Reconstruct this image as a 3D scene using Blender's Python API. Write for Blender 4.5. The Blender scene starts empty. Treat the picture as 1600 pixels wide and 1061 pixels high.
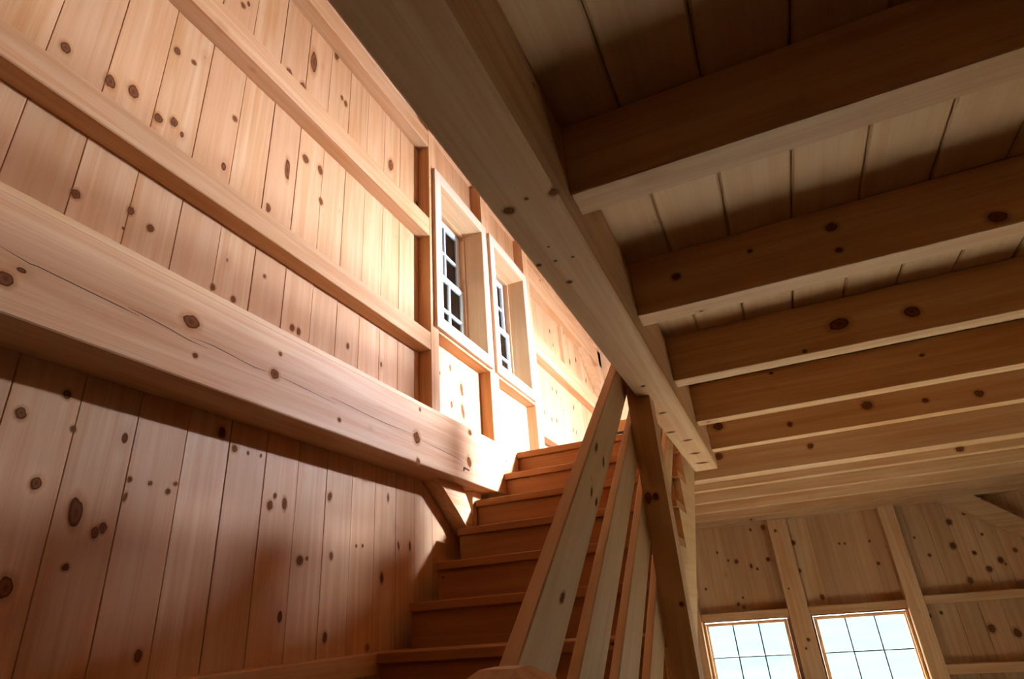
import bpy, bmesh, math, random
from mathutils import Matrix, Vector

random.seed(7)
scene = bpy.context.scene
COL = scene.collection
E = 1.60                      # eye height: every z below is written relative to the eye

# ---------------------------------------------------------------- camera
cam_d = bpy.data.cameras.new('camera')
cam_d.sensor_width = 36.0
cam_d.lens = 36.0 * 931.85 / 1600.0
cam_d.clip_start = 0.02
cam_d.clip_end = 500
cam = bpy.data.objects.new('camera', cam_d)
COL.objects.link(cam)
RX = Vector((0.91443553, 0.3985281, -0.07059043))
RY = -Vector((-0.22919891, 0.36615515, -0.90188595))
RZ = -Vector((-0.33357984, 0.84089581, 0.42616749))
cam.matrix_world = Matrix(((RX.x, RY.x, RZ.x, 0), (RX.y, RY.y, RZ.y, 0), (RX.z, RY.z, RZ.z, E), (0, 0, 0, 1)))
scene.camera = cam

# ---------------------------------------------------------------- sky and exposure
world = bpy.data.worlds.new('overcast_sky')
scene.world = world
world.use_nodes = True
wn = world.node_tree
wn.nodes.clear()
w_out = wn.nodes.new('ShaderNodeOutputWorld')
w_bg = wn.nodes.new('ShaderNodeBackground')
w_bg.inputs['Color'].default_value = (0.88, 0.95, 0.99, 1)
w_bg.inputs['Strength'].default_value = 16.0
wn.links.new(w_bg.outputs[0], w_out.inputs[0])
sun_d = bpy.data.lights.new('sun', 'SUN')
sun_d.energy = 320.0
sun_d.angle = math.radians(1.5)
sun_d.color = (1.0, 0.98, 0.96)
sun = bpy.data.objects.new('sun', sun_d)
COL.objects.link(sun)
sun.rotation_euler = Vector((0.12, -1.0, -0.33)).to_track_quat('-Z', 'Y').to_euler()
vs = scene.view_settings
vs.view_transform = 'Standard'
vs.look = 'None'
vs.gamma = 1.0
vs.use_curve_mapping = False
vs.exposure = -0.42


def portal(name, loc, normal, w, h):
    """daylight portal in a window opening: guides the sky light through it"""
    ld = bpy.data.lights.new(name, 'AREA')
    ld.shape = 'RECTANGLE'
    ld.size = w
    ld.size_y = h
    ld.cycles.is_portal = True
    o = bpy.data.objects.new(name, ld)
    COL.objects.link(o)
    o.location = (loc[0], loc[1], loc[2] + E)
    o.rotation_euler = Vector(normal).to_track_quat('-Z', 'Y').to_euler()
    return o


# ---------------------------------------------------------------- materials
def nn(nt, kind, **kw):
    n = nt.nodes.new(kind)
    for k, v in kw.items():
        setattr(n, k, v)
    return n


def math_node(nt, op, a, b=None, clamp=False):
    n = nn(nt, 'ShaderNodeMath', operation=op, use_clamp=clamp)
    for i, v in enumerate((a, b)):
        if v is None:
            continue
        if isinstance(v, (int, float)):
            n.inputs[i].default_value = v
        else:
            nt.links.new(v, n.inputs[i])
    return n.outputs[0]


def smooth(nt, v, lo, hi):
    n = nn(nt, 'ShaderNodeMapRange', interpolation_type='SMOOTHSTEP')
    nt.links.new(v, n.inputs[0])
    for i, b in ((1, lo), (2, hi)):
        if isinstance(b, (int, float)):
            n.inputs[i].default_value = b
        else:
            nt.links.new(b, n.inputs[i])
    return n.outputs[0]


def mixc(nt, fac, a, b, blend='MIX'):
    n = nn(nt, 'ShaderNodeMix', data_type='RGBA', blend_type=blend)
    if isinstance(fac, (int, float)):
        n.inputs[0].default_value = fac
    else:
        nt.links.new(fac, n.inputs[0])
    for i, c in ((6, a), (7, b)):
        if isinstance(c, tuple):
            n.inputs[i].default_value = (*c, 1)
        else:
            nt.links.new(c, n.inputs[i])
    return n.outputs[2]


def pine(name, axis, light=(0.67, 0.395, 0.19), dark=(0.52, 0.235, 0.075), knots=1.0, vary=0.16, rough=0.55):
    m = bpy.data.materials.new(name)
    m.use_nodes = True
    nt = m.node_tree
    b = nt.nodes['Principled BSDF']
    tc = nn(nt, 'ShaderNodeTexCoord')
    oi = nn(nt, 'ShaderNodeObjectInfo')
    off = nn(nt, 'ShaderNodeVectorMath', operation='SCALE')
    off.inputs[0].default_value = (37.1, 53.7, 71.3)
    nt.links.new(oi.outputs['Random'], off.inputs['Scale'])
    add = nn(nt, 'ShaderNodeVectorMath', operation='ADD')
    nt.links.new(tc.outputs['Object'], add.inputs[0])
    nt.links.new(off.outputs[0], add.inputs[1])
    sep = nn(nt, 'ShaderNodeSeparateXYZ')
    nt.links.new(add.outputs[0], sep.inputs[0])
    order = {'x': (1, 2, 0), 'y': (0, 2, 1), 'z': (0, 1, 2)}[axis]
    A, B, L = (sep.outputs[i] for i in order)

    def coords(sa, sl):
        c = nn(nt, 'ShaderNodeCombineXYZ')
        nt.links.new(math_node(nt, 'MULTIPLY', A, sa), c.inputs[0])
        nt.links.new(math_node(nt, 'MULTIPLY', B, sa), c.inputs[1])
        nt.links.new(math_node(nt, 'MULTIPLY', L, sl), c.inputs[2])
        return c.outputs[0]

    vor = nn(nt, 'ShaderNodeTexVoronoi', feature='F1')
    vor.inputs['Scale'].default_value = 1.0
    nt.links.new(coords(7.0, 4.2), vor.inputs['Vector'])
    sc = nn(nt, 'ShaderNodeSeparateColor')
    nt.links.new(vor.outputs['Color'], sc.inputs[0])
    # knot radius for each cell, none at all in many cells
    rad = math_node(nt, 'MULTIPLY', math_node(nt, 'POWER', sc.outputs[0], 2.0), 0.13 * knots)
    rad = math_node(nt, 'ADD', rad, 0.02 * knots)
    rad = math_node(nt, 'MULTIPLY', rad, math_node(nt, 'GREATER_THAN', sc.outputs[1], 0.35))
    rad = math_node(nt, 'MAXIMUM', rad, 0.0005)
    d = vor.outputs['Distance']
    knot = math_node(nt, 'SUBTRACT', 1.0, smooth(nt, d, math_node(nt, 'MULTIPLY', rad, 0.8), math_node(nt, 'MULTIPLY', rad, 1.05)))
    ring = math_node(nt, 'SUBTRACT', 1.0, smooth(nt, d, math_node(nt, 'MULTIPLY', rad, 0.3), math_node(nt, 'MULTIPLY', rad, 0.8)))
    halo = math_node(nt, 'SUBTRACT', 1.0, smooth(nt, d, rad, math_node(nt, 'MULTIPLY', rad, 3.2)))
    # long grain streaks
    n1 = nn(nt, 'ShaderNodeTexNoise')
    n1.inputs['Scale'].default_value = 1.0
    n1.inputs['Detail'].default_value = 3
    n1.inputs['Distortion'].default_value = 0.6
    nt.links.new(coords(30, 1.1), n1.inputs['Vector'])
    n2 = nn(nt, 'ShaderNodeTexNoise')
    n2.inputs['Scale'].default_value = 1.0
    n2.inputs['Detail'].default_value = 2
    nt.links.new(coords(170, 3.5), n2.inputs['Vector'])
    n3 = nn(nt, 'ShaderNodeTexNoise')
    n3.inputs['Scale'].default_value = 1.0
    n3.inputs['Detail'].default_value = 2
    nt.links.new(coords(6, 1.4), n3.inputs['Vector'])
    f1 = smooth(nt, n1.outputs[0], 0.3, 0.72)
    f2 = smooth(nt, n2.outputs[0], 0.35, 0.7)
    f3 = smooth(nt, n3.outputs[0], 0.35, 0.75)
    fac = math_node(nt, 'ADD', math_node(nt, 'MULTIPLY', f1, 0.62), math_node(nt, 'MULTIPLY', f2, 0.26))
    fac = math_node(nt, 'ADD', fac, math_node(nt, 'MULTIPLY', f3, 0.34), True)
    c = mixc(nt, fac, light, dark)
    # each piece of timber a little lighter or redder than the next
    wn_ = nn(nt, 'ShaderNodeTexWhiteNoise', noise_dimensions='1D')
    nt.links.new(oi.outputs['Random'], wn_.inputs['W'])
    tint = nn(nt, 'ShaderNodeSeparateColor')
    nt.links.new(wn_.outputs['Color'], tint.inputs[0])
    c = mixc(nt, math_node(nt, 'MULTIPLY', tint.outputs[0], vary * 3.2, True), c, (0.48, 0.235, 0.10))
    val = math_node(nt, 'ADD', math_node(nt, 'MULTIPLY', tint.outputs[1], vary * 1.3), 1.0 - vary * 0.9)
    hsv = nn(nt, 'ShaderNodeHueSaturation')
    nt.links.new(val, hsv.inputs['Value'])
    nt.links.new(c, hsv.inputs['Color'])
    c = hsv.outputs[0]
    c = mixc(nt, math_node(nt, 'MULTIPLY', halo, 0.45), c, (0.42, 0.17, 0.06))
    c = mixc(nt, knot, c, (0.11, 0.036, 0.013))
    c = mixc(nt, math_node(nt, 'MULTIPLY', ring, 0.55), c, (0.22, 0.08, 0.03))
    nt.links.new(c, b.inputs['Base Color'])
    b.inputs['Roughness'].default_value = rough
    nt.links.new(math_node(nt, 'MULTIPLY', math_node(nt, 'SUBTRACT', 1.0, knot), 0.16), b.inputs['Specular IOR Level'])
    bump = nn(nt, 'ShaderNodeBump')
    bump.inputs['Strength'].default_value = 0.08
    bump.inputs['Distance'].default_value = 0.004
    nt.links.new(fac, bump.inputs['Height'])
    nt.links.new(bump.outputs[0], b.inputs['Normal'])
    return m


PINE = {a: pine('pine_grain_' + a, a, knots=0.75) for a in 'xyz'}
TIMBER = {a: pine('timber_grain_' + a, a, knots=0.62, vary=0.07) for a in 'xyz'}
CLEAR = {a: pine('clear_pine_grain_' + a, a, light=(0.66, 0.405, 0.20), dark=(0.59, 0.315, 0.115), knots=0.35, vary=0.05) for a in 'xyz'}
LIT_TRIM = {a: pine('lit_trim_grain_' + a, a, light=(0.74, 0.54, 0.36), dark=(0.68, 0.45, 0.26), knots=0.3, vary=0.04) for a in 'xz'}  # casing pine lightened, front light put into its colour
DARKENED = {a: pine('bounce_cut_grain_' + a, a, light=(0.17, 0.085, 0.04), dark=(0.11, 0.05, 0.02), knots=0.7) for a in 'z'}  # for unseen walls, made dark to cut bounced fill light
STAIR = {a: pine('stair_pine_grain_' + a, a, light=(0.43, 0.175, 0.048), dark=(0.34, 0.125, 0.032), knots=0.6, vary=0.06) for a in 'xyz'}


def plain(name, color, rough=0.6, metallic=0.0, scale=8.0, amount=0.12):
    m = bpy.data.materials.new(name)
    m.use_nodes = True
    nt = m.node_tree
    b = nt.nodes['Principled BSDF']
    tc = nn(nt, 'ShaderNodeTexCoord')
    n = nn(nt, 'ShaderNodeTexNoise')
    n.inputs['Scale'].default_value = scale
    n.inputs['Detail'].default_value = 5
    nt.links.new(tc.outputs['Object'], n.inputs['Vector'])
    lo = tuple(x * (1 - amount) for x in color)
    hi = tuple(min(1, x * (1 + amount)) for x in color)
    nt.links.new(mixc(nt, n.outputs[0], lo, hi), b.inputs['Base Color'])
    b.inputs['Roughness'].default_value = rough
    b.inputs['Metallic'].default_value = metallic
    return m


M_PAINT = plain('white_sash_paint', (0.80, 0.79, 0.76), 0.45, amount=0.03)
M_SLAB = plain('pale_concrete', (0.29, 0.295, 0.295), 0.7, scale=3.0, amount=0.15)
M_DECK = plain('bounce_cut_deck', (0.20, 0.205, 0.21), 0.8, scale=4.0, amount=0.1)  # unseen upper deck made grey to kill orange bounce
M_SHEATH = plain('dark_sheathing', (0.09, 0.045, 0.02), 0.9)
M_CHECK = plain('dark_check', (0.045, 0.016, 0.008), 0.9)
M_ROOF = plain('dark_roof_underside', (0.10, 0.085, 0.075), 0.8)
M_GROUND = plain('pale_teal_ground', (0.033, 0.046, 0.044), 1.0, scale=0.35, amount=0.25)
M_GROUND.node_tree.nodes['Principled BSDF'].inputs['Specular IOR Level'].default_value = 0.0
M_BLACK = plain('black_rubber', (0.010, 0.010, 0.012), 0.5)
M_LEAD = plain('grey_sash_metal', (0.018, 0.021, 0.021), 0.8)
M_LEAD.node_tree.nodes['Principled BSDF'].inputs['Specular IOR Level'].default_value = 0.1
M_IRON = plain('grey_metal', (0.35, 0.35, 0.34), 0.4, 0.8)


def glass_mat():
    m = bpy.data.materials.new('window_glass')
    m.use_nodes = True
    nt = m.node_tree
    nt.nodes.clear()
    out = nn(nt, 'ShaderNodeOutputMaterial')
    tr = nn(nt, 'ShaderNodeBsdfTransparent')
    tr.inputs[0].default_value = (0.93, 0.97, 0.96, 1)
    gl = nn(nt, 'ShaderNodeBsdfGlossy')
    gl.inputs['Roughness'].default_value = 0.03
    fr = nn(nt, 'ShaderNodeFresnel')
    fr.inputs[0].default_value = 1.45
    mx = nn(nt, 'ShaderNodeMixShader')
    nt.links.new(fr.outputs[0], mx.inputs[0])
    nt.links.new(tr.outputs[0], mx.inputs[1])
    nt.links.new(gl.outputs[0], mx.inputs[2])
    nt.links.new(mx.outputs[0], out.inputs[0])
    return m


M_GLASS = glass_mat()


def knot_mat():
    """brown knot with a darker rim that fades into the stained wood around it"""
    m = bpy.data.materials.new('knot_wood')
    m.use_nodes = True
    nt = m.node_tree
    b = nt.nodes['Principled BSDF']
    out = nt.nodes['Material Output']
    tc = nn(nt, 'ShaderNodeTexCoord')
    oi = nn(nt, 'ShaderNodeObjectInfo')
    ln = nn(nt, 'ShaderNodeVectorMath', operation='LENGTH')
    nt.links.new(tc.outputs['Object'], ln.inputs[0])
    no = nn(nt, 'ShaderNodeTexNoise', noise_dimensions='4D')
    no.inputs['Scale'].default_value = 1.6
    nt.links.new(tc.outputs['Object'], no.inputs['Vector'])
    nt.links.new(math_node(nt, 'MULTIPLY', oi.outputs['Random'], 40.0), no.inputs['W'])
    r = math_node(nt, 'ADD', ln.outputs['Value'], math_node(nt, 'MULTIPLY', math_node(nt, 'SUBTRACT', no.outputs[0], 0.5), 0.45))
    ramp = nn(nt, 'ShaderNodeValToRGB')
    e = ramp.color_ramp.elements
    e[0].position = 0.0
    e[0].color = (0.10, 0.034, 0.014, 1)
    e[1].position = 0.40
    e[1].color = (0.19, 0.07, 0.026, 1)
    for q, col in ((0.62, (0.085, 0.026, 0.010, 1)), (0.72, (0.80, 0.33, 0.09, 1))):
        k = e.new(q)
        k.color = col
    nt.links.new(r, ramp.inputs[0])
    nt.links.new(ramp.outputs[0], b.inputs['Base Color'])
    b.inputs['Roughness'].default_value = 0.7
    b.inputs['Specular IOR Level'].default_value = 0.0
    al = math_node(nt, 'SUBTRACT', 1.0, smooth(nt, r, 0.60, 0.70))
    al = math_node(nt, 'MAXIMUM', al, math_node(nt, 'MULTIPLY', math_node(nt, 'SUBTRACT', 1.0, smooth(nt, r, 0.68, 1.25)), 0.32))
    tr = nn(nt, 'ShaderNodeBsdfTransparent')
    mx = nn(nt, 'ShaderNodeMixShader')
    nt.links.new(al, mx.inputs[0])
    nt.links.new(tr.outputs[0], mx.inputs[1])
    nt.links.new(b.outputs[0], mx.inputs[2])
    nt.links.new(mx.outputs[0], out.inputs[0])
    return m


M_KNOT = knot_mat()

# ---------------------------------------------------------------- object helpers
W = {}                        # world matrix of each object by name


def link(o, parent, mat4, label=None, cat=None, group=None, kind=None):
    COL.objects.link(o)
    W[o.name] = mat4
    if parent is not None:
        o.parent = parent
        o.matrix_basis = W[parent.name].inverted() @ mat4
    else:
        o.matrix_basis = mat4
    for k, v in (('label', label), ('category', cat), ('group', group), ('kind', kind)):
        if v:
            o[k] = v
    return o


def empty(name, loc, **kw):
    o = bpy.data.objects.new(name, None)
    o.empty_display_size = 0.1
    return link(o, None, Matrix.Translation((loc[0], loc[1], loc[2] + E)), **kw)


MESHES = {}


def box_mesh(size, mat, bevel):
    key = (tuple(round(s, 4) for s in size), mat.name, bevel)
    if key in MESHES:
        return MESHES[key]
    bm = bmesh.new()
    bmesh.ops.create_cube(bm, size=1.0)
    bmesh.ops.scale(bm, vec=size, verts=bm.verts)
    if bevel > 0:
        bmesh.ops.bevel(bm, geom=list(bm.edges), offset=min(bevel, 0.3 * min(size)), segments=1, affect='EDGES', clamp_overlap=True)
    me = bpy.data.meshes.new('timber_mesh')
    bm.to_mesh(me)
    bm.free()
    me.materials.append(mat)
    MESHES[key] = me
    return me


def box(name, x0, x1, y0, y1, z0, z1, mat, parent=None, bevel=0.0015, M=None, **kw):
    """axis aligned timber; M maps its own frame to the world (z relative to the eye)"""
    me = box_mesh((x1 - x0, y1 - y0, z1 - z0), mat, bevel)
    o = bpy.data.objects.new(name, me)
    t = Matrix.Translation(((x0 + x1) / 2, (y0 + y1) / 2, (z0 + z1) / 2))
    m4 = Matrix.Translation((0, 0, E)) @ (M @ t if M is not None else t)
    return link(o, parent, m4, **kw)


def add_box(bm, x0, x1, y0, y1, z0, z1):
    r = bmesh.ops.create_cube(bm, size=1.0)
    for v in r['verts']:
        v.co = Vector((x0 + (v.co.x + .5) * (x1 - x0), y0 + (v.co.y + .5) * (y1 - y0), z0 + (v.co.z + .5) * (z1 - z0)))


def multi(name, boxes, mat, parent=None, M=None, **kw):
    """one piece made of several touching boxes (a notched board)"""
    lo = Vector([min(b[i] for b in boxes) for i in (0, 2, 4)])
    hi = Vector([max(b[i] for b in boxes) for i in (1, 3, 5)])
    c = (lo + hi) / 2
    bm = bmesh.new()
    for b in boxes:
        add_box(bm, b[0] - c.x, b[1] - c.x, b[2] - c.y, b[3] - c.y, b[4] - c.z, b[5] - c.z)
    me = bpy.data.meshes.new('notched_mesh')
    bm.to_mesh(me)
    bm.free()
    me.materials.append(mat)
    o = bpy.data.objects.new(name, me)
    t = Matrix.Translation(c)
    return link(o, parent, Matrix.Translation((0, 0, E)) @ (M @ t if M is not None else t), **kw)


def prism(name, pts, axis, a0, a1, mat, parent=None, bevel=0.0, **kw):
    """outline extruded along x (pts are y, z) or y (pts are x, z)"""
    cx = sum(p[0] for p in pts) / len(pts)
    cz = sum(p[1] for p in pts) / len(pts)
    ca = (a0 + a1) / 2
    bm = bmesh.new()

    def vert(p, a):
        return bm.verts.new((a - ca, p[0] - cx, p[1] - cz) if axis == 'x' else (p[0] - cx, a - ca, p[1] - cz))
    f0 = [vert(p, a0) for p in pts]
    f1 = [vert(p, a1) for p in pts]
    bm.faces.new(f0)
    bm.faces.new(list(reversed(f1)))
    n = len(pts)
    for i in range(n):
        j = (i + 1) % n
        bm.faces.new((f0[j], f0[i], f1[i], f1[j]))
    bmesh.ops.recalc_face_normals(bm, faces=bm.faces)
    me = bpy.data.meshes.new('shaped_mesh')
    bm.to_mesh(me)
    bm.free()
    me.materials.append(mat)
    o = bpy.data.objects.new(name, me)
    loc = (ca, cx, cz + E) if axis == 'x' else (cx, ca, cz + E)
    return link(o, parent, Matrix.Translation(loc), **kw)


def knot_mesh():
    bm = bmesh.new()
    n = 16
    c = bm.verts.new((0, 0, 0.08))
    mid = [bm.verts.new((0.6 * math.cos(i * math.tau / n), 0.6 * math.sin(i * math.tau / n), 0.06)) for i in range(n)]
    rim = [bm.verts.new((1.35 * math.cos(i * math.tau / n), 1.35 * math.sin(i * math.tau / n), 0)) for i in range(n)]
    for i in range(n):
        j = (i + 1) % n
        bm.faces.new((c, mid[i], mid[j]))
        bm.faces.new((mid[i], rim[i], rim[j], mid[j]))
    me = bpy.data.meshes.new('knot_mesh')
    bm.to_mesh(me)
    bm.free()
    me.materials.append(M_KNOT)
    return me


KNOT_MESH = None


def knot(parent, pos, normal, grain, r, elong):
    """a sound knot: a low oval plug, a hair proud of the planed face"""
    global KNOT_MESH
    if KNOT_MESH is None:
        KNOT_MESH = knot_mesh()
    n = Vector(normal).normalized()
    g = Vector(grain).normalized()
    s = n.cross(g).normalized()
    p = Vector((pos[0], pos[1], pos[2] + E)) + n * 0.0005
    rot = Matrix(((s.x, g.x, n.x, 0), (s.y, g.y, n.y, 0), (s.z, g.z, n.z, 0), (0, 0, 0, 1)))
    rot = rot @ Matrix.Rotation(random.uniform(-.25, .25), 4, 'Z')
    m4 = Matrix.Translation(p) @ rot @ Matrix.Diagonal((r * 1.4, r * elong * 1.4, 0.004, 1))
    return link(bpy.data.objects.new('knot', KNOT_MESH), parent, m4)


def split_wall(u0, u1, v0, v1, openings):
    """rectangles of a wall that stay solid around its openings, column by column"""
    us = sorted({u0, u1, *[min(max(o[i], u0), u1) for o in openings for i in (0, 1)]})
    out = []
    for a, b in zip(us, us[1:]):
        if b - a < 1e-4:
            continue
        cuts = sorted((o[2], o[3]) for o in openings if o[0] < b - 1e-5 and o[1] > a + 1e-5)
        z = v0
        for c0, c1 in cuts:
            if c0 > z + 1e-4:
                out.append((a, b, z, c0))
            z = max(z, c1)
        if z < v1 - 1e-4:
            out.append((a, b, z, v1))
    return out


def board_wall(name, M, u0, u1, v0, v1, openings, first, pitch=0.1785, thick=0.02, gap=0.0026, sheath=0.03, wood=None):
    wood = wood or PINE['z']
    root = multi(name, [(a, b, thick, thick + sheath, c, d) for a, b, c, d in split_wall(u0, u1, v0, v1, openings)], M_SHEATH, M=M, kind='structure')
    boards = []
    k0 = math.floor((u0 - first) / pitch)
    u = first + k0 * pitch
    while u < u1:
        g2 = gap * random.uniform(0.25, 1.0)
        a, b = max(u, u0) + g2 / 2, min(u + pitch, u1) - g2 / 2
        if b - a > 0.01:
            w = random.uniform(-0.0012, 0.0012)
            rects = split_wall(a, b, v0, v1, openings)
            if len(rects) == 1:
                r = rects[0]
                o = box('board', r[0], r[1], w, thick, r[2], r[3], wood, root, 0.0018, M)
            else:
                o = multi('board', [(r[0], r[1], w, thick, r[2], r[3]) for r in rects], wood, root, M)
            boards.append((a, b, o))
        u += pitch
    return root, boards


# frames of the four walls: columns are u, w (outward), v
M_LEFT = Matrix(((0, -1, 0, -1.74), (1, 0, 0, 0), (0, 0, 1, 0), (0, 0, 0, 1)))
M_FAR = Matrix(((1, 0, 0, 0), (0, 1, 0, 7.35), (0, 0, 1, 0), (0, 0, 0, 1)))
XR = 3.40
M_RIGHT = Matrix(((0, 1, 0, XR), (-1, 0, 0, 0), (0, 0, 1, 0), (0, 0, 0, 1)))
YB = -2.60
M_BACK = Matrix(((-1, 0, 0, 0), (0, -1, 0, YB), (0, 0, 1, 0), (0, 0, 0, 1)))

FLOOR1 = -1.60
FLOOR2 = 1.06
EAVE = 3.38

# ================================================================ the setting
slab = box('floor', -1.79, XR + 0.05, YB - 0.05, 7.40, FLOOR1 - 0.1, FLOOR1, M_SLAB, kind='structure', bevel=0)
ground = box('ground', -600, 600, -600, 600, FLOOR1 - 0.32, FLOOR1 - 0.12, M_GROUND, kind='structure', bevel=0)

# clear openings (u0, u1, v0, v1) in each wall's own frame
WIN_LEFT = [(2.970, 3.622, 1.766, 2.845), (3.862, 4.492, 1.766, 2.845)]
WIN_FAR = [(-0.930, -0.140, -0.815, -0.190), (0.146, 0.946, -0.815, -0.190)]
WIN_ADDED_UP = [(-4.75, -3.85, 1.70, 2.80)]  # unseen window added to light the upstairs wall
WIN_ADDED_LOW = [(-5.70, -4.70, -0.90, 0.40), (-4.30, -3.30, -0.90, 0.40)]  # unseen windows added to light the stair rails from the right


def hole(o, e=0.02):
    return (o[0] - e, o[1] + e, o[2] - e, o[3] + e)


wall_left, left_boards = board_wall('wall_left', M_LEFT, YB, 7.37, FLOOR1, EAVE + 0.02, [hole(o) for o in WIN_LEFT], 1.010)
wall_far, far_boards = board_wall('wall_far', M_FAR, -1.76, XR + 0.02, FLOOR1, 5.22, [hole(o) for o in WIN_FAR], -0.60, 0.18)
wall_right, _ = board_wall('wall_right', M_RIGHT, -7.37, -YB, FLOOR1, EAVE + 0.02, [hole(o) for o in WIN_ADDED_UP + WIN_ADDED_LOW], 0.0, 0.18, wood=DARKENED['z'])
wall_back, _ = board_wall('wall_back', M_BACK, -XR - 0.02, 1.76, FLOOR1, 5.22, [], 0.0, 0.18, wood=DARKENED['z'])

# second floor: deck seen as the ceiling below, one board after another
ceiling = multi('ceiling', [(-0.383, XR, YB, 3.85, 1.045, 1.057), (-1.735, XR, 3.85, 7.35, 1.045, 1.057)], CLEAR['y'], kind='structure')
multi('added_deck_top', [(-0.383, XR, YB, 3.85, 1.0572, FLOOR2), (-1.735, XR, 3.85, 7.35, 1.0572, FLOOR2)], M_DECK, ceiling)  # thin unseen layer added to damp bounced light
x = -0.107 - 0.18 * 2
while x < XR:
    a, b = max(x, -0.383) + 0.0018, min(x + 0.18, XR) - 0.0018
    if b - a > 0.02:
        box('board', a, b, YB, 7.34, 1.025 + random.uniform(0, .0015), 1.0448, CLEAR['y'], ceiling, 0.005)
    x += 0.18
x = -1.735
while x < -0.39:
    box('board', x + 0.003, min(x + 0.18, -0.383) - 0.003, 3.852, 7.34, 1.025, 1.045, CLEAR['y'], ceiling, 0.003)
    x += 0.18

# roof: two slopes meeting at a ridge, eave deepened to darken the small windows
SL = 0.70
RIDGE_X = (XR - 1.74) / 2


def roof_slope(name, xa, xb):
    za = EAVE + SL * (xa + 1.74) if xa < RIDGE_X else EAVE + SL * (XR - xa)
    zb = EAVE + SL * (xb + 1.74) if xb <= RIDGE_X else EAVE + SL * (XR - xb)
    return prism(name, [(xa, za), (xb, zb), (xb, zb + 0.12), (xa, za + 0.12)], 'y', YB - 0.4, 7.75, M_ROOF if xa < 0 and xb < -1.6 else TIMBER['y'], kind='structure')


roof_slope('ceiling_slope_left', -1.74, RIDGE_X)
roof_slope('ceiling_slope_right', RIDGE_X, XR + 0.15)
roof_slope('sky_block_eave', -3.05, -1.75)  # added so the small panes look out on dark, not sky


# ================================================================ windows
def sash(root, name, M, u0, u1, v0, v1, w0, w1, cols, rows, stile, muntin, mat):
    s = multi(name, [(u0, u0 + stile, w0, w1, v0, v1), (u1 - stile, u1, w0, w1, v0, v1),
                     (u0 + stile, u1 - stile, w0, w1, v0, v0 + stile), (u0 + stile, u1 - stile, w0, w1, v1 - stile, v1)], mat, root, M)
    a0, a1, b0, b1 = u0 + stile, u1 - stile, v0 + stile, v1 - stile
    pw = (a1 - a0 - muntin * (cols - 1)) / cols
    ph = (b1 - b0 - muntin * (rows - 1)) / rows
    wm = (w0 + w1) / 2
    for i in range(1, cols):
        u = a0 + i * pw + (i - 1) * muntin
        box('muntin', u, u + muntin, w0 + 0.003, w1 - 0.003, b0, b1, mat, s, 0.001, M)
    for j in range(1, rows):
        v = b0 + j * ph + (j - 1) * muntin
        box('muntin', a0, a1, w0 + 0.0045, w1 - 0.0045, v, v + muntin, mat, s, 0.001, M)
    for i in range(cols):
        for j in range(rows):
            u = a0 + i * (pw + muntin)
            v = b0 + j * (ph + muntin)
            box('pane', u, u + pw, wm - 0.0015, wm + 0.0015, v, v + ph, M_GLASS, s, 0, M)
    return s


def window(name, M, o, casing, front, back, out, cols, rows, stile, muntin, w_in, wood, paint, single=False, trim=None):
    """double hung window: casing boards, deep jamb, stops and two sashes"""
    u0, u1, v0, v1 = o
    c = M @ Vector(((u0 + u1) / 2, 0, v0))
    root = empty(name, c, kind='structure')
    j = 0.018
    trim = trim or wood
    if casing:
        box('casing', u0 - casing, u0 - 0.004, front, back, v0 - casing, v1 + casing, trim['z'], root, 0.002, M)
        box('casing', u1 + 0.004, u1 + casing, front, back, v0 - casing, v1 + casing, trim['z'], root, 0.002, M)
        box('casing', u0 - 0.004, u1 + 0.004, front, back, v1 + 0.004, v1 + casing, trim['x'], root, 0.002, M)
        box('casing', u0 - 0.004, u1 + 0.004, front, back, v0 - casing, v0 - 0.004, trim['x'], root, 0.002, M)
    jf = front + 0.004 if casing else front
    box('jamb', u0 - j, u0, jf, out, v0 - j, v1 + j, wood['z'], root, 0.001, M)
    box('jamb', u1, u1 + j, jf, out, v0 - j, v1 + j, wood['z'], root, 0.001, M)
    box('head_jamb', u0, u1, jf, out, v1, v1 + j, wood['x'], root, 0.001, M)
    box('sill', u0, u1, jf, out + 0.02, v0 - j, v0, wood['x'], root, 0.001, M)
    # stop beads in front of the inner sash
    s = 0.012
    box('stop_bead', u0, u0 + s, w_in - 0.022, w_in - 0.002, v0, v1, wood['z'], root, 0.001, M)
    box('stop_bead', u1 - s, u1, w_in - 0.022, w_in - 0.002, v0, v1, wood['z'], root, 0.001, M)
    box('stop_bead', u0 + s, u1 - s, w_in - 0.022, w_in - 0.002, v1 - s, v1, wood['x'], root, 0.001, M)
    vm = (v0 + v1) / 2
    t = 0.026
    if single:
        sash(root, 'sash', M, u0 + 0.001, u1 - 0.001, v0 + 0.001, v1 - 0.001, w_in, w_in + t, cols, rows, stile, muntin, paint)
        return root
    sash(root, 'lower_sash', M, u0 + 0.002, u1 - 0.002, v0 + 0.001, vm + stile / 2, w_in, w_in + t, cols, rows, stile, muntin, paint)
    sash(root, 'upper_sash', M, u0 + 0.002, u1 - 0.002, vm - stile / 2, v1 - 0.002, w_in + t + 0.003, w_in + 2 * t + 0.003, cols, rows, stile, muntin, paint)
    return root


n_win = 0


def next_window():
    global n_win
    n_win += 1
    return 'window_%d' % n_win


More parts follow.
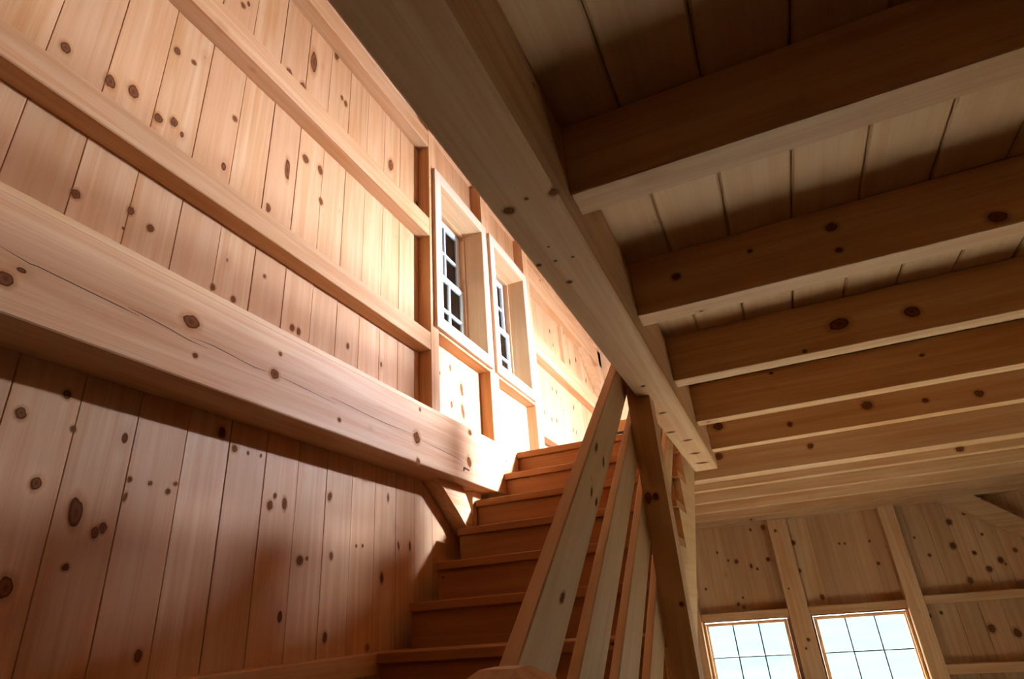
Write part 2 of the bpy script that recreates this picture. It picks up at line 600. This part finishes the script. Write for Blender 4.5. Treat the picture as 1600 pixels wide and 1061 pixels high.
for o in WIN_LEFT:
    window(next_window(), M_LEFT, o, 0.088, -0.113, -0.088, 0.15, 3, 2, 0.036, 0.017, 0.066, CLEAR, M_PAINT, trim=LIT_TRIM)
for o in WIN_FAR:
    window(next_window(), M_FAR, o, 0, -0.075, 0, 0.09, 3, 2, 0.012, 0.0115, 0.01, CLEAR, M_LEAD, single=True)
for o in WIN_ADDED_UP + WIN_ADDED_LOW:  # added windows of the unseen right wall
    window(next_window(), M_RIGHT, o, 0.09, -0.03, 0, 0.09, 3, 2, 0.035, 0.016, 0.01, CLEAR, M_PAINT)

# daylight comes in through the openings
for o in WIN_FAR:
    portal('daylight_portal', ((o[0] + o[1]) / 2, 7.47, (o[2] + o[3]) / 2), (0, -1, 0), o[1] - o[0], o[3] - o[2])
for o in WIN_ADDED_UP + WIN_ADDED_LOW:
    portal('daylight_portal', (XR + 0.12, -(o[0] + o[1]) / 2, (o[2] + o[3]) / 2), (-1, 0, 0), o[1] - o[0], o[3] - o[2])

# ================================================================ timbers of the left wall
GF = -1.652                   # face of the wall framing
GB = -1.7415                  # back of it, against the boards
BEAM = 'beam'
wall_beam = box('floor_beam', GB, -1.547, YB + 0.01, 4.32, 0.7385, 1.043, TIMBER['y'], bevel=0.004,
                label='long heavy pine beam with a drying crack along the left wall', cat='beam')
box('cap_board', GB, -1.5525, YB + 0.01, 3.80, 1.0435, 1.068, CLEAR['y'], wall_beam, 0.002)


def check_strip(parent, pts, xf, width=0.0022):
    """a drying check: a thin dark split that follows the grain"""
    bm = bmesh.new()
    n = len(pts)
    cy, cz = pts[0]
    top, bot = [], []
    for i, (yy, zz) in enumerate(pts):
        h = width * (0.25 if i in (0, n - 1) else 1.0)
        top.append(bm.verts.new((0.0005, yy - cy, zz - cz + h / 2)))
        bot.append(bm.verts.new((0.0005, yy - cy, zz - cz - h / 2)))
    back_t = [bm.verts.new((-0.003, v.co.y, v.co.z)) for v in top]
    back_b = [bm.verts.new((-0.003, v.co.y, v.co.z)) for v in bot]
    for i in range(n - 1):
        bm.faces.new((bot[i], bot[i + 1], top[i + 1], top[i]))
        bm.faces.new((top[i], top[i + 1], back_t[i + 1], back_t[i]))
        bm.faces.new((bot[i + 1], bot[i], back_b[i], back_b[i + 1]))
    me = bpy.data.meshes.new('check_mesh')
    bm.to_mesh(me)
    bm.free()
    me.materials.append(M_CHECK)
    return link(bpy.data.objects.new('drying_crack', me), parent, Matrix.Translation((xf, cy, cz + E)))


CHECKS = [
   [(0.631, 0.897), (0.701, 0.886), (0.716, 0.888), (0.816, 0.883), (0.937, 0.877), (0.997, 0.873)] ,
   [(0.96, 0.885), (1.01, 0.882), (1.096, 0.874), (1.16, 0.865), (1.239, 0.863)] ,
   [(1.17, 0.878), (1.255, 0.881), (1.435, 0.868), (1.51, 0.873)] ,
   [(1.558, 0.873), (1.669, 0.87), (1.879, 0.861)] ,
   [(1.846, 0.882), (1.983, 0.877), (2.134, 0.87)] ,
   [(2.062, 0.873), (2.246, 0.869), (2.453, 0.873)] ,
   [(2.558, 0.86), (2.72, 0.855), (2.934, 0.846), (3.029, 0.828)] ,
   [(3.154, 0.856), (3.469, 0.845)] ,
]

for pts in CHECKS:
    check_strip(wall_beam, pts, -1.547)
prism('peg_hole', [(2.995, .783), (3.012, .790), (3.022, .800), (3.075, .797), (3.078, .807), (3.01, .813), (2.998, .806)], 'x', -1.5500, -1.5466, M_CHECK, wall_beam)

girts = [
    ('wall_girt', YB + .01, 2.842, 1.505, 1.622, 'pine girt just above the heavy left beam, running into the window post'),
    ('wall_girt', YB + .01, 2.842, 2.333, 2.475, 'upper of the two pine girts crossing the lit left wall'),
    ('wall_girt', YB + .01, 2.842, 3.100, 3.245, 'topmost pine plate of the left wall, mostly hidden by the ceiling beam'),
    ('wall_girt', 4.735, 7.34, 2.215, 2.420, 'pine girt on the upstairs wall beyond the second small window'),
    ('wall_girt', 4.735, 7.34, 1.425, 1.508, 'low pine girt showing just above the top stair'),
    ('wall_girt', 4.735, 7.34, 2.965, 3.190, 'high pine girt beyond the small windows, beside the ceiling beam'),
    ('wall_girt', YB + .01, 7.34, -0.160, -0.080, 'dark low girt on the left wall at the bottom edge of the picture'),
]
girt_objs = []
for nme, y0, y1, z0, z1, lab in girts:
    girt_objs.append(box(nme, GB, GF if z0 > 0 else -1.642, y0, y1, z0, z1, TIMBER['y'], bevel=0.004, label=lab, cat='girt', group='girts on the left wall'))

posts = [
    (2.842, 2.938, FLOOR2 + .01, EAVE, 'pine wall post on the near side of the first small window'),
    (3.690, 3.835, FLOOR2 + .01, EAVE, 'pine wall post between the two small windows'),
    (4.598, 4.735, FLOOR2 + .01, EAVE, 'pine wall post on the far side of the second small window'),
    (7.20, 7.34, FLOOR2 + .01, EAVE, 'pine corner post upstairs behind the slanting brace'),
]
for y0, y1, z0, z1, lab in posts:
    box('wall_post', GB, GF, y0, y1, z0, z1, TIMBER['z'], bevel=0.003, label=lab, cat='post', group='posts of the left wall')
box('wall_stud', GB, -1.70, 5.79, 5.85, 2.421, 2.964, TIMBER['z'], bevel=0.002, label='short upright stud between two girts on the upstairs wall', cat='stud')
box('window_ledger', GB, GF, 2.939, 3.689, 1.658, 1.677, TIMBER['y'], bevel=0.002, label='thin pine ledger under the first small window', cat='girt', group='ledgers under the small windows')
box('window_ledger', GB, GF, 3.836, 4.597, 1.658, 1.677, TIMBER['y'], bevel=0.002, label='thin pine ledger under the second small window', cat='girt', group='ledgers under the small windows')
prism('knee_brace', [(6.50, 2.962), (7.195, 2.52), (7.195, 2.70), (6.76, 2.962)], 'x', -1.735, -1.66, TIMBER['y'],
      label='slanting knee brace in the far upstairs corner', cat='brace')
prism('knee_brace', [(2.87, .737), (2.94, .690), (3.007, .645), (3.08, .597), (3.149, .549), (3.205, .503), (3.25, .46), (3.284, .40),
                     (3.284, .45), (3.279, .516), (3.274, .552), (3.269, .588), (3.257, .617), (3.241, .643), (3.205, .69), (3.165, .737)], 'x', -1.738, -1.64, TIMBER['y'],
      label='short curved knee brace under the heavy beam beside the stair', cat='brace')
box('lower_post', GB, -1.645, 3.30, 3.42, FLOOR1, 0.737, TIMBER['z'], bevel=0.003, label='post under the heavy left beam, hidden behind the stair', cat='post')

# ================================================================ ceiling timbers
summer = box('ceiling_beam', -0.383, -0.245, YB + .01, 3.845, 0.7515, 1.024, TIMBER['y'], bevel=0.006,
             label='large pale ceiling beam running over the stair edge, joists framed into it', cat='beam')
NTH = ['nearest', 'second', 'third', 'fourth', 'fifth']
joists = []
jy = [1.03, 1.693, 2.352, 3.015, 3.665]
for i, y in enumerate(jy):
    joists.append(box('ceiling_joist', -0.2455, XR, y, y + 0.085, 0.8305, 1.0245, TIMBER['x'], bevel=0.0025,
                      label='%s ceiling joist framed into the pale beam, counted from the camera' % NTH[i], cat='joist', group='ceiling joists'))
for nth, y in zip(('first', 'second', 'third', 'fourth', 'fifth'), (0.365, -0.30, -0.965, -1.63, -2.29)):
    box('ceiling_joist', -0.2455, XR, y, y + 0.085, 0.8305, 1.0245, TIMBER['x'], bevel=0.0025,
        label='%s ceiling joist overhead on the viewer side of the nearest visible one' % nth, cat='joist', group='ceiling joists behind the viewer')
tie = box('tie_beam', -1.738, XR, 4.33, 4.485, 0.785, 1.0245, TIMBER['x'], bevel=0.003,
          label='broad cross beam just beyond the end of the pale ceiling beam', cat='beam')
FAR = ['first', 'second', 'third', 'last']
for i, y in enumerate((5.047, 5.69, 6.34, 6.985)):
    joists.append(box('ceiling_joist', -1.738, XR, y, y + 0.085, 0.8305, 1.0245, TIMBER['x'], bevel=0.0025,
                      label='%s of the four distant joists between cross beam and window wall' % FAR[i], cat='joist', group='ceiling joists'))
plate = box('wall_plate', -1.738, XR, 7.16, 7.349, 0.785, 1.0245, TIMBER['x'], bevel=0.003,
            label='pine plate along the top of the far window wall', cat='beam')

# ================================================================ far wall framing
FP = [(-1.15, -0.955, 'post left of the bright window, behind the stair side'), (-0.085, 0.104, 'post standing between the two bright windows'),
      (0.970, 1.113, 'post on the right of the bright windows'), (2.50, 2.66, 'post at the foot of the far slanting brace')]
far_posts = []
for x0, x1, lab in FP:
    far_posts.append(box('window_post', x0, x1, 7.16, 7.349, FLOOR1, 0.784, TIMBER['z'], bevel=0.003, label='pine ' + lab, cat='post', group='posts of the far wall'))
for x0, x1, z0, z1, lab in [
        (-0.953, -0.087, -0.152, -0.078, 'pine header over the left bright window'),
        (0.106, 0.968, -0.152, -0.078, 'pine header over the right bright window'),
        (1.115, 2.498, -0.132, -0.057, 'upper dark girt right of the bright windows'),
        (1.115, 2.498, -0.712, -0.632, 'lower dark girt right of the bright windows'),
        (2.662, XR, -0.132, -0.057, 'far girt between the brace post and the right wall')]:
    box('far_girt', x0, x1, 7.20, 7.349, z0, z1, TIMBER['x'], bevel=0.003, label=lab, cat='girt', group='girts of the far wall')
prism('knee_brace', [(1.50, .784), (2.06, .384), (2.499, .06), (2.499, .24), (2.107, .53), (1.81, .784)], 'y', 7.17, 7.27, TIMBER['x'],
      label='dark slanting brace at the right edge under the far plate', cat='brace')

# ================================================================ staircase
RUN, RISE, Y0 = 0.247, 0.19, 3.816
XS = -0.42
stair = empty('staircase', (-1.03, 0.60, FLOOR1), label='closed pine staircase climbing away along the left wall', cat='staircase')
for k in range(14):
    yk, zk = Y0 - RUN * k, FLOOR2 - RISE * k
    xl = -1.5465 if k <= 1 else -1.640
    xr = XS - 0.0005 if k < 12 else -0.4695       # the two lowest stop against the newel
    if k == 0:
        box('tread', xl, xr, yk, yk + 0.0335, zk - 0.0405, zk + 0.003, STAIR['x'], stair, 0.004)
    else:
        box('tread', xl, xr, yk, yk + RUN + 0.024, zk - 0.04, zk, STAIR['x'], stair, 0.004)
    box('riser', xl, min(xr, XS - 0.0405), yk + 0.025, yk + 0.044, zk - RISE, zk - 0.0405, STAIR['x'], stair, 0.0015)


def stringer(x0, x1):
    pts = []
    for k in range(11, 0, -1):
        yk, zk = Y0 - RUN * k, FLOOR2 - RISE * k - 0.041
        pts.append((yk + 0.0445, FLOOR1 + 0.001 if k == 11 else zk - RISE))
        pts.append((yk + 0.0445, zk))
    pts.append((Y0 + 0.0445, FLOOR2 - RISE - 0.041))
    pts.append((Y0 + 0.0445, 1.018))
    pts.append((4.328, 1.018))
    sl = RISE / RUN

    def low(y):
        return FLOOR2 - sl * (Y0 - y) - 0.52
    pts.append((4.328, low(4.328)))
    yb = Y0 - (FLOOR2 - 0.52 - FLOOR1 - 0.001) / sl
    pts.append((max(yb, 1.16), low(max(yb, 1.16)) if yb < 1.16 else FLOOR1 + 0.001))
    return prism('stringer', pts, 'x', x0, x1, CLEAR['y'], stair)


stringer(XS - 0.040, XS - 0.0005)
stringer(-1.632, -1.592)

# ---------------------------------------------------------------- railing of slanting boards
PITCH = math.atan(0.7926)
railing = empty('stair_railing', (XS, 0.90, FLOOR1), label='open stair railing of four slanting pale boards', cat='railing')
RAILS = [((1.208, .123), (1.437, .138), .034), ((1.596, .149), (1.812, .163), .026), ((1.7645, .0165), (1.986, .0145), .025), ((2.0435, -.059), (2.15, -.138), .025)]
rail_objs = []
dv = Vector((0, math.cos(PITCH), math.sin(PITCH)))
nv = Vector((0, -math.sin(PITCH), math.cos(PITCH)))
for (ya, za), (yb, zb), t in RAILS:
    top = ya * nv.y + za * nv.z
    bot = yb * nv.y + zb * nv.z
    wd = top - bot
    off = (top + bot) / 2
    s0 = (0.962 - off * nv.y) / dv.y              # where the board leaves the newel
    s1 = (1.10 - off * nv.z) / dv.z               # up to the level of the upper floor
    me = box_mesh((t, s1 - s0, wd), CLEAR['y'], 0.003)
    o = bpy.data.objects.new('rail', me)
    c = nv * off + dv * ((s0 + s1) / 2) + Vector((XS - t / 2, 0, E))
    rail_objs.append(link(o, railing, Matrix.Translation(c) @ Matrix.Rotation(PITCH, 4, 'X')))


def newel(y0, y1, x0, x1, z0, z1, ch=0.03, dz=0.02):
    bm = bmesh.new()
    lv = [(z0, 0), (z1 - dz, 0), (z1, ch)]
    rows = []
    cx, cy = (x0 + x1) / 2, (y0 + y1) / 2
    for z, i in lv:
        rows.append([bm.verts.new((px - cx, py - cy, z - z0)) for px, py in ((x0 + i, y0 + i), (x1 - i, y0 + i), (x1 - i, y1 - i), (x0 + i, y1 - i))])
    for a, b in zip(rows, rows[1:]):
        for i in range(4):
            j = (i + 1) % 4
            bm.faces.new((a[i], a[j], b[j], b[i]))
    bm.faces.new(rows[-1])
    bm.faces.new(list(reversed(rows[0])))
    me = bpy.data.meshes.new('newel_mesh')
    bm.to_mesh(me)
    bm.free()
    me.materials.append(TIMBER['z'])
    return link(bpy.data.objects.new('newel_post', me), railing, Matrix.Translation((cx, cy, z0 + E)))


newel(0.845, 0.961, -0.468, -0.352, FLOOR1, -0.060)
for y in (2.42, 2.78, 3.12, 3.46):
    box('cleat', -0.4195, -0.3835, y - .06, y + .03, 0.93, 1.02, CLEAR['z'], railing, 0.002)

post = multi('support_post', [(-0.42, -0.334, 2.23, 2.322, FLOOR1, 0.7513), (-0.42, -0.3835, 2.23, 2.322, 0.7513, 1.02)], TIMBER['z'],
             label='dark square post carrying the pale ceiling beam beside the railing', cat='post')

# ---------------------------------------------------------------- guard rail added out of view, boards spaced to stripe the light
guard = empty('added_guard', (-0.31, -1.5, FLOOR2), label='unseen board guard rail added along the upstairs floor edge to stripe the light', cat='railing')
for y in (-2.5, -0.4, 1.7, 3.74):
    box('railing_post', -0.34, -0.265, y, y + 0.07, FLOOR2, FLOOR2 + 0.64, TIMBER['z'], guard, 0.003)
for z, h in ((0.0, .08), (0.125, .095), (0.275, .10), (0.46, .10)):  # board heights set for the shade bands they cast
    box('rail', -0.264, -0.238, -2.5, 3.81, FLOOR2 + z, FLOOR2 + z + h, CLEAR['y'], guard, 0.003)
box('cap_rail', -0.34, -0.235, -2.55, 3.83, FLOOR2 + 0.641, FLOOR2 + 0.68, CLEAR['y'], guard, 0.004)

# ---------------------------------------------------------------- lamp added out of view to light the upper wall
def emission(name, color, strength):
    m = bpy.data.materials.new(name)
    m.use_nodes = True
    nt = m.node_tree
    nt.nodes.clear()
    o = nn(nt, 'ShaderNodeOutputMaterial')
    e = nn(nt, 'ShaderNodeEmission')
    e.inputs[0].default_value = (*color, 1)
    e.inputs[1].default_value = strength
    nt.links.new(e.outputs[0], o.inputs[0])
    return m


LX, LY, LZ, LR = 0.75, 4.45, 1.79, 0.15
lamp = empty('added_lamp', (LX, LY, LZ), label='unseen shaded pendant lamp added to light the upstairs wall', cat='lamp')
bm = bmesh.new()
bmesh.ops.create_icosphere(bm, subdivisions=3, radius=LR)
me = bpy.data.meshes.new('globe_mesh')
bm.to_mesh(me)
bm.free()
me.materials.append(emission('added_lamp_glow', (0.78, 0.96, 1.42), 3000.0))
link(bpy.data.objects.new('globe', me), lamp, Matrix.Translation((LX, LY, LZ + E)))
box('cord', LX - .004, LX + .004, LY - .004, LY + .004, LZ + LR + .05, EAVE + SL * min(XR - LX, LX + 1.74), M_BLACK, lamp, 0)
bm = bmesh.new()
bmesh.ops.create_cone(bm, cap_ends=False, segments=32, radius1=0.30, radius2=0.07, depth=0.16)
me = bpy.data.meshes.new('shade_mesh')
bm.to_mesh(me)
bm.free()
me.materials.append(M_PAINT)
link(bpy.data.objects.new('shade', me), lamp, Matrix.Translation((LX, LY, LZ + 0.07 + 0.08 + E)))
box('cap', LX - .035, LX + .035, LY - .035, LY + .035, LZ + LR - .005, LZ + LR + .05, M_IRON, lamp, 0.01)

# ---------------------------------------------------------------- small thing left on the landing
thing = empty('small_block', (-0.78, 3.90, FLOOR2 + .003), label='small tan object with a black base at the top of the stairs', cat='object')


def rounded_slab(name, x0, x1, y0, y1, z0, z1, r, mat):
    pts = []
    for cx, cy, a in ((x1 - r, y1 - r, 0), (x0 + r, y1 - r, 90), (x0 + r, y0 + r, 180), (x1 - r, y0 + r, 270)):
        for i in range(6):
            t = math.radians(a + i * 18)
            pts.append((cx + r * math.cos(t), cy + r * math.sin(t)))
    mx, my = (x0 + x1) / 2, (y0 + y1) / 2
    bm = bmesh.new()
    rows = [[bm.verts.new(((px - mx) * s, (py - my) * s, z)) for px, py in pts] for z, s in ((0, .94), (.006, 1), (z1 - z0 - .006, 1), (z1 - z0, .94))]
    for a, b in zip(rows, rows[1:]):
        for i in range(len(pts)):
            j = (i + 1) % len(pts)
            bm.faces.new((a[i], a[j], b[j], b[i]))
    bm.faces.new(rows[-1])
    bm.faces.new(list(reversed(rows[0])))
    me = bpy.data.meshes.new('rounded_mesh')
    bm.to_mesh(me)
    bm.free()
    me.materials.append(mat)
    return link(bpy.data.objects.new(name, me), thing, Matrix.Translation((mx, my, z0 + E)))


rounded_slab('base', -0.86, -0.70, 3.86, 3.95, FLOOR2 + .003, FLOOR2 + .033, .04, M_BLACK)
rounded_slab('body', -0.85, -0.71, 3.865, 3.945, FLOOR2 + .0335, FLOOR2 + .11, .035, CLEAR['x'])

# ================================================================ knots that stand out in the timbers
KNOTS = {
 'wall_left': [(-1.74, 0.698, 1.766, 0.0163, 1.35), (-1.74, 0.925, 1.797, 0.0198, 1.5), (-1.74, 0.847, 1.765, 0.0188, 1.5), (-1.74, 1.041, 2.132, 0.0132, 1.5), (-1.74, 1.116, 2.148, 0.0103, 1.2), (-1.74, 1.031, 1.765, 0.0176, 1.3), (-1.74, 1.091, 1.8, 0.0152, 1.5), (-1.74, 1.344, 2.046, 0.0127, 1.2), (-1.74, 1.665, 2.015, 0.0164, 3.6), (-1.74, 1.772, 2.168, 0.0221, 1.1), (-1.74, 1.881, 2.179, 0.0184, 1.6), (-1.74, 1.905, 1.993, 0.0156, 1.4), (-1.74, 1.582, 1.729, 0.0129, 1.7), (-1.74, 1.576, 1.746, 0.0074, 1), (-1.74, 1.286, 2.713, 0.0128, 1.3), (-1.74, 1.762, 2.847, 0.0259, 3), (-1.74, 1.701, 2.587, 0.0215, 2), (-1.74, 1.605, 2.604, 0.0186, 1.2), (-1.74, 1.938, 3.085, 0.0173, 2), (-1.74, 2.007, 2.815, 0.0111, 1.5), (-1.74, 2.043, 2.803, 0.014, 1.6), (-1.74, 2.507, 2.705, 0.0252, 2), (-1.74, 0.845, 1.281, 0.0148, 1.2), (-1.74, 1.015, 1.332, 0.0127, 1.4), (-1.74, 1.093, 1.311, 0.0131, 1.2), (-1.74, 1.371, 1.217, 0.0116, 1.2), (-1.74, 1.469, 1.212, 0.0122, 1.2), (-1.74, 1.608, 1.391, 0.0085, 1.2), (-1.74, 2.174, 1.288, 0.0105, 1.6), (-1.74, 1.792, 1.227, 0.0142, 1.2), (-1.74, 1.832, 1.225, 0.0126, 1.4), (-1.74, 1.005, 1.255, 0.0049, 1), (-1.74, 0.871, 0.581, 0.0145, 1.2), (-1.74, 0.968, 0.663, 0.0119, 1.2), (-1.74, 1.007, 0.572, 0.0079, 1.3), (-1.74, 0.95, 0.412, 0.0144, 1.3), (-1.74, 1.066, 0.353, 0.021, 2), (-1.74, 1.129, 0.305, 0.0117, 1.4), (-1.74, 1.149, 0.319, 0.0119, 1.4), (-1.74, 1.199, 0.464, 0.0075, 1.2), (-1.74, 1.196, 0.411, 0.0063, 2.4), (-1.74, 1.268, 0.464, 0.0056, 1.2), (-1.74, 1.332, 0.448, 0.0081, 1.2), (-1.74, 1.354, 0.476, 0.007, 1), (-1.74, 1.073, 0.212, 0.0101, 1), (-1.74, 1.327, -0.014, 0.0122, 1.5), (-1.74, 1.503, 0.683, 0.0161, 1.4), (-1.74, 1.568, 0.638, 0.0138, 1), (-1.74, 1.632, 0.635, 0.0057, 1.3), (-1.74, 1.695, 0.638, 0.0059, 1.3), (-1.74, 1.787, 0.5, 0.0089, 1.3), (-1.74, 1.766, 0.461, 0.0146, 1.3), (-1.74, 1.841, 0.478, 0.0122, 2), (-1.74, 2.106, 0.543, 0.0123, 1.6), (-1.74, 2.137, 0.301, 0.0102, 1.6), (-1.74, 1.951, 0.273, 0.0185, 1), (-1.74, 1.99, 0.283, 0.0079, 1), (-1.74, 2.504, 0.226, 0.0119, 2), (-1.74, 0.943, 0.16, 0.0198, 1.4), (-1.74, 2.125, -0.005, 0.0128, 1.6), (-1.74, 2.406, -0.058, 0.0145, 1), (-1.74, 2.544, 0.599, 0.0086, 2.5), (-1.74, 2.303, 0.353, 0.0074, 1), (-1.74, 2.349, 0.357, 0.0076, 1), (-1.74, 2.64, 0.378, 0.0086, 2.4), (-1.74, 2.745, 0.385, 0.009, 2.4), (-1.74, 3.388, 1.44, 0.0199, 2.4), (-1.74, 3.395, 1.287, 0.0195, 2.6), (-1.74, 3.233, 1.545, 0.0103, 2.4), (-1.74, 3.094, 1.461, 0.0091, 1.5), (-1.74, 5.486, 2.767, 0.0144, 1.8), (-1.74, 5.554, 2.633, 0.0105, 1.8), (-1.74, 5.99, 2.957, 0.0118, 1.8), (-1.74, 5.847, 2.605, 0.018, 1.8), (-1.74, 6.127, 2.646, 0.0191, 1.8), (-1.74, 6.391, 2.765, 0.0168, 1.8), (-1.74, 5.365, 2.073, 0.0131, 1.8), (-1.74, 5.492, 2.076, 0.0159, 1.8), (-1.74, 5.806, 2.31, 0.0147, 1.8), (-1.74, 5.061, 1.74, 0.0118, 1.8), (-1.74, 5.254, 1.725, 0.0146, 1.8), (-1.74, 5.402, 1.747, 0.0151, 1.8), (-1.74, 5.684, 1.94, 0.0101, 1.8), (-1.74, 6.054, 2.073, 0.0179, 1.8), (-1.74, 5.937, 1.785, 0.0144, 1.8), (-1.74, 6.04, 1.782, 0.0147, 1.8), (-1.74, 6.408, 2.381, 0.0165, 1.8), (-1.74, 6.745, 2.621, 0.0174, 1.8), (-1.74, 7.03, 2.519, 0.0179, 1.8)],
 'wall_beam': [(-1.547, 0.662, 0.822, 0.0185, 1.1), (-1.547, 1.164, 0.928, 0.0239, 1.35), (-1.547, 1.531, 0.874, 0.0201, 1.1), (-1.547, 2.503, 0.864, 0.0316, 0.95), (-1.547, 3.075, 0.852, 0.032, 0.9), (-1.547, 1.904, 0.799, 0.0102, 1.1), (-1.547, 1.198, 0.823, 0.0094, 1.1), (-1.547, 1.548, 0.962, 0.0089, 1.1), (-1.547, 2.515, 0.746, 0.0178, 1), (-1.547, 3.1, 1.035, 0.0175, 1.4), (-1.547, 2.535, 1.021, 0.0104, 1)],
 'summer_beam': [(-0.349, 0.918, 0.751, 0.0116, 1), (-0.249, 0.908, 0.751, 0.0095, 1), (-0.303, 0.9, 0.751, 0.004, 1), (-0.37, 1.14, 0.751, 0.0068, 1), (-0.329, 1.142, 0.751, 0.0041, 1), (-0.288, 1.146, 0.751, 0.004, 1), (-0.331, 1.251, 0.751, 0.0072, 1), (-0.323, 1.079, 0.751, 0.0029, 1), (-0.332, 2.491, 0.751, 0.0111, 1.4), (-0.355, 2.819, 0.751, 0.0143, 1.4), (-0.306, 3.024, 0.751, 0.0153, 1.4), (-0.312, 3.336, 0.751, 0.0173, 1.5), (-0.309, 3.608, 0.751, 0.0208, 1.6), (-0.332, 2.112, 0.751, 0.0082, 1)],
 'joist2': [(0.342, 1.695, 0.959, 0.014, 1.2), (0.341, 1.695, 0.882, 0.0077, 1.2), (0.711, 1.695, 0.86, 0.0164, 1.4), (-0.107, 1.695, 0.931, 0.0117, 1.2), (0.117, 1.695, 0.952, 0.0062, 1.2)],
 'joist3': [(0.387, 2.352, 0.92, 0.0238, 1.6), (0.626, 2.352, 0.906, 0.0219, 1.2), (0.249, 2.352, 0.842, 0.0075, 1.1)],
 'joist4': [(0.148, 3.015, 1.004, 0.0071, 1.4), (0.774, 3.015, 0.949, 0.0075, 1.5)],
 'joist5': [(-0.181, 3.665, 0.961, 0.0252, 1.2), (0.203, 3.665, 0.901, 0.0148, 1), (0.608, 3.665, 0.932, 0.0234, 1.2), (0.879, 3.665, 0.904, 0.0123, 1.3), (1.118, 3.665, 0.893, 0.0189, 1.2)],
 'tie_beam': [(-0.253, 4.33, 0.927, 0.0246, 1.1), (0.324, 4.33, 0.9, 0.017, 1.1), (1.116, 4.33, 0.743, 0.0157, 1.5)],
 'rail1': [(-0.42, 1.218, 0.035, 0.0071, 2.6), (-0.42, 1.645, 0.432, 0.0088, 2.6), (-0.42, 1.704, 0.401, 0.0075, 2.6), (-0.42, 1.534, 0.29, 0.0065, 2.6), (-0.42, 1.568, 0.268, 0.0067, 2.4)],
 'support_post': [(-0.402, 2.23, 0.369, 0.0142, 1.5), (-0.374, 2.23, 0.37, 0.0117, 1.3), (-0.35, 2.23, 0.012, 0.0075, 1)],
 'wall_far': [(-0.669, 7.35, 0.528, 0.0107, 1.2), (-0.569, 7.35, 0.436, 0.0106, 1.2), (-0.488, 7.35, 0.416, 0.0182, 1.2), (-0.162, 7.35, 0.406, 0.0179, 1.2), (-0.136, 7.35, 0.733, 0.0232, 1.2), (-0.272, 7.35, 0.725, 0.0127, 1.2), (-0.561, 7.35, -0.005, 0.015, 1.2), (-0.512, 7.35, -0.041, 0.015, 1.2), (-0.502, 7.35, 0.054, 0.0103, 1.2), (0.125, 7.35, 0.545, 0.0199, 1.2), (0.114, 7.35, 0.268, 0.0175, 1.2), (0.556, 7.35, 0.488, 0.01, 1.2), (0.607, 7.35, 0.483, 0.01, 1.2), (0.264, 7.35, 0.0, 0.0216, 1.2), (0.837, 7.35, 0.484, 0.0099, 1.2), (0.854, 7.35, 0.266, 0.0142, 1.2), (0.981, 7.35, 0.418, 0.0143, 1.2), (1.573, 7.35, 0.582, 0.0237, 1.2), (1.533, 7.35, 0.36, 0.0253, 1.2), (1.313, 7.35, 0.298, 0.014, 1.2), (1.683, 7.35, 0.28, 0.0162, 1.2), (1.8, 7.35, 0.439, 0.0113, 1.2), (1.866, 7.35, 0.197, 0.0228, 1.2), (1.752, 7.35, 0.128, 0.0228, 1.2), (1.57, 7.35, 0.046, 0.0228, 1.2), (1.717, 7.35, 0.646, 0.0141, 1.2), (1.787, 7.35, 0.63, 0.0185, 1.2), (2.008, 7.35, 0.272, 0.0178, 1.2), (1.596, 7.35, -0.37, 0.0304, 1.2), (1.777, 7.35, -0.418, 0.032, 1.2), (1.145, 7.35, -0.236, 0.0135, 1.2), (1.245, 7.35, -0.214, 0.0135, 1.2), (-0.864, 7.35, 0.168, 0.0106, 1.2), (-0.291, 7.35, 0.322, 0.0124, 1.2), (1.236, 7.35, 0.472, 0.0097, 1.2)],
 'far_post': [(-0.03, 7.16, 0.101, 0.0091, 1.1), (0.032, 7.16, -0.367, 0.0157, 1.1), (-0.008, 7.16, -0.443, 0.0113, 1.1), (-0.021, 7.16, 0.667, 0.0143, 1.1)],
}

for (x, y, z, r, e) in KNOTS['wall_left']:
    for a, b, o in left_boards:
        if a <= y <= b:
            knot(o, (-1.7385, y, z), (1, 0, 0), (0, 0, 1), r, e)
            break
for (x, y, z, r, e) in KNOTS['wall_far']:
    for a, b, o in far_boards:
        if a <= x <= b:
            knot(o, (x, 7.3485, z), (0, -1, 0), (0, 0, 1), r, e)
            break
for (x, y, z, r, e) in KNOTS['far_post']:
    knot(far_posts[1], (x, y, z), (0, -1, 0), (0, 0, 1), r, e)
for (x, y, z, r, e) in KNOTS['wall_beam']:
    knot(wall_beam, (x, y, z), (1, 0, 0), (0, 1, 0), r, e)
for (x, y, z, r, e) in KNOTS['summer_beam']:
    knot(summer, (x, y, z), (0, 0, -1), (1, 0, 0), r, e)
for i in (2, 3, 4, 5):
    for (x, y, z, r, e) in KNOTS['joist%d' % i]:
        knot(joists[i - 1], (x, jy[i - 1], z), (0, -1, 0), (1, 0, 0), r, e)
for (x, y, z, r, e) in KNOTS['tie_beam']:
    knot(tie, (x, y, z), (0, -1, 0), (1, 0, 0), r, e)
for (x, y, z, r, e) in KNOTS['rail1']:
    knot(rail_objs[0], (x, y, z), (1, 0, 0), dv, r, e)
for (x, y, z, r, e) in KNOTS['support_post']:
    knot(post, (x, y, z), (0, -1, 0), (0, 0, 1), r, e)
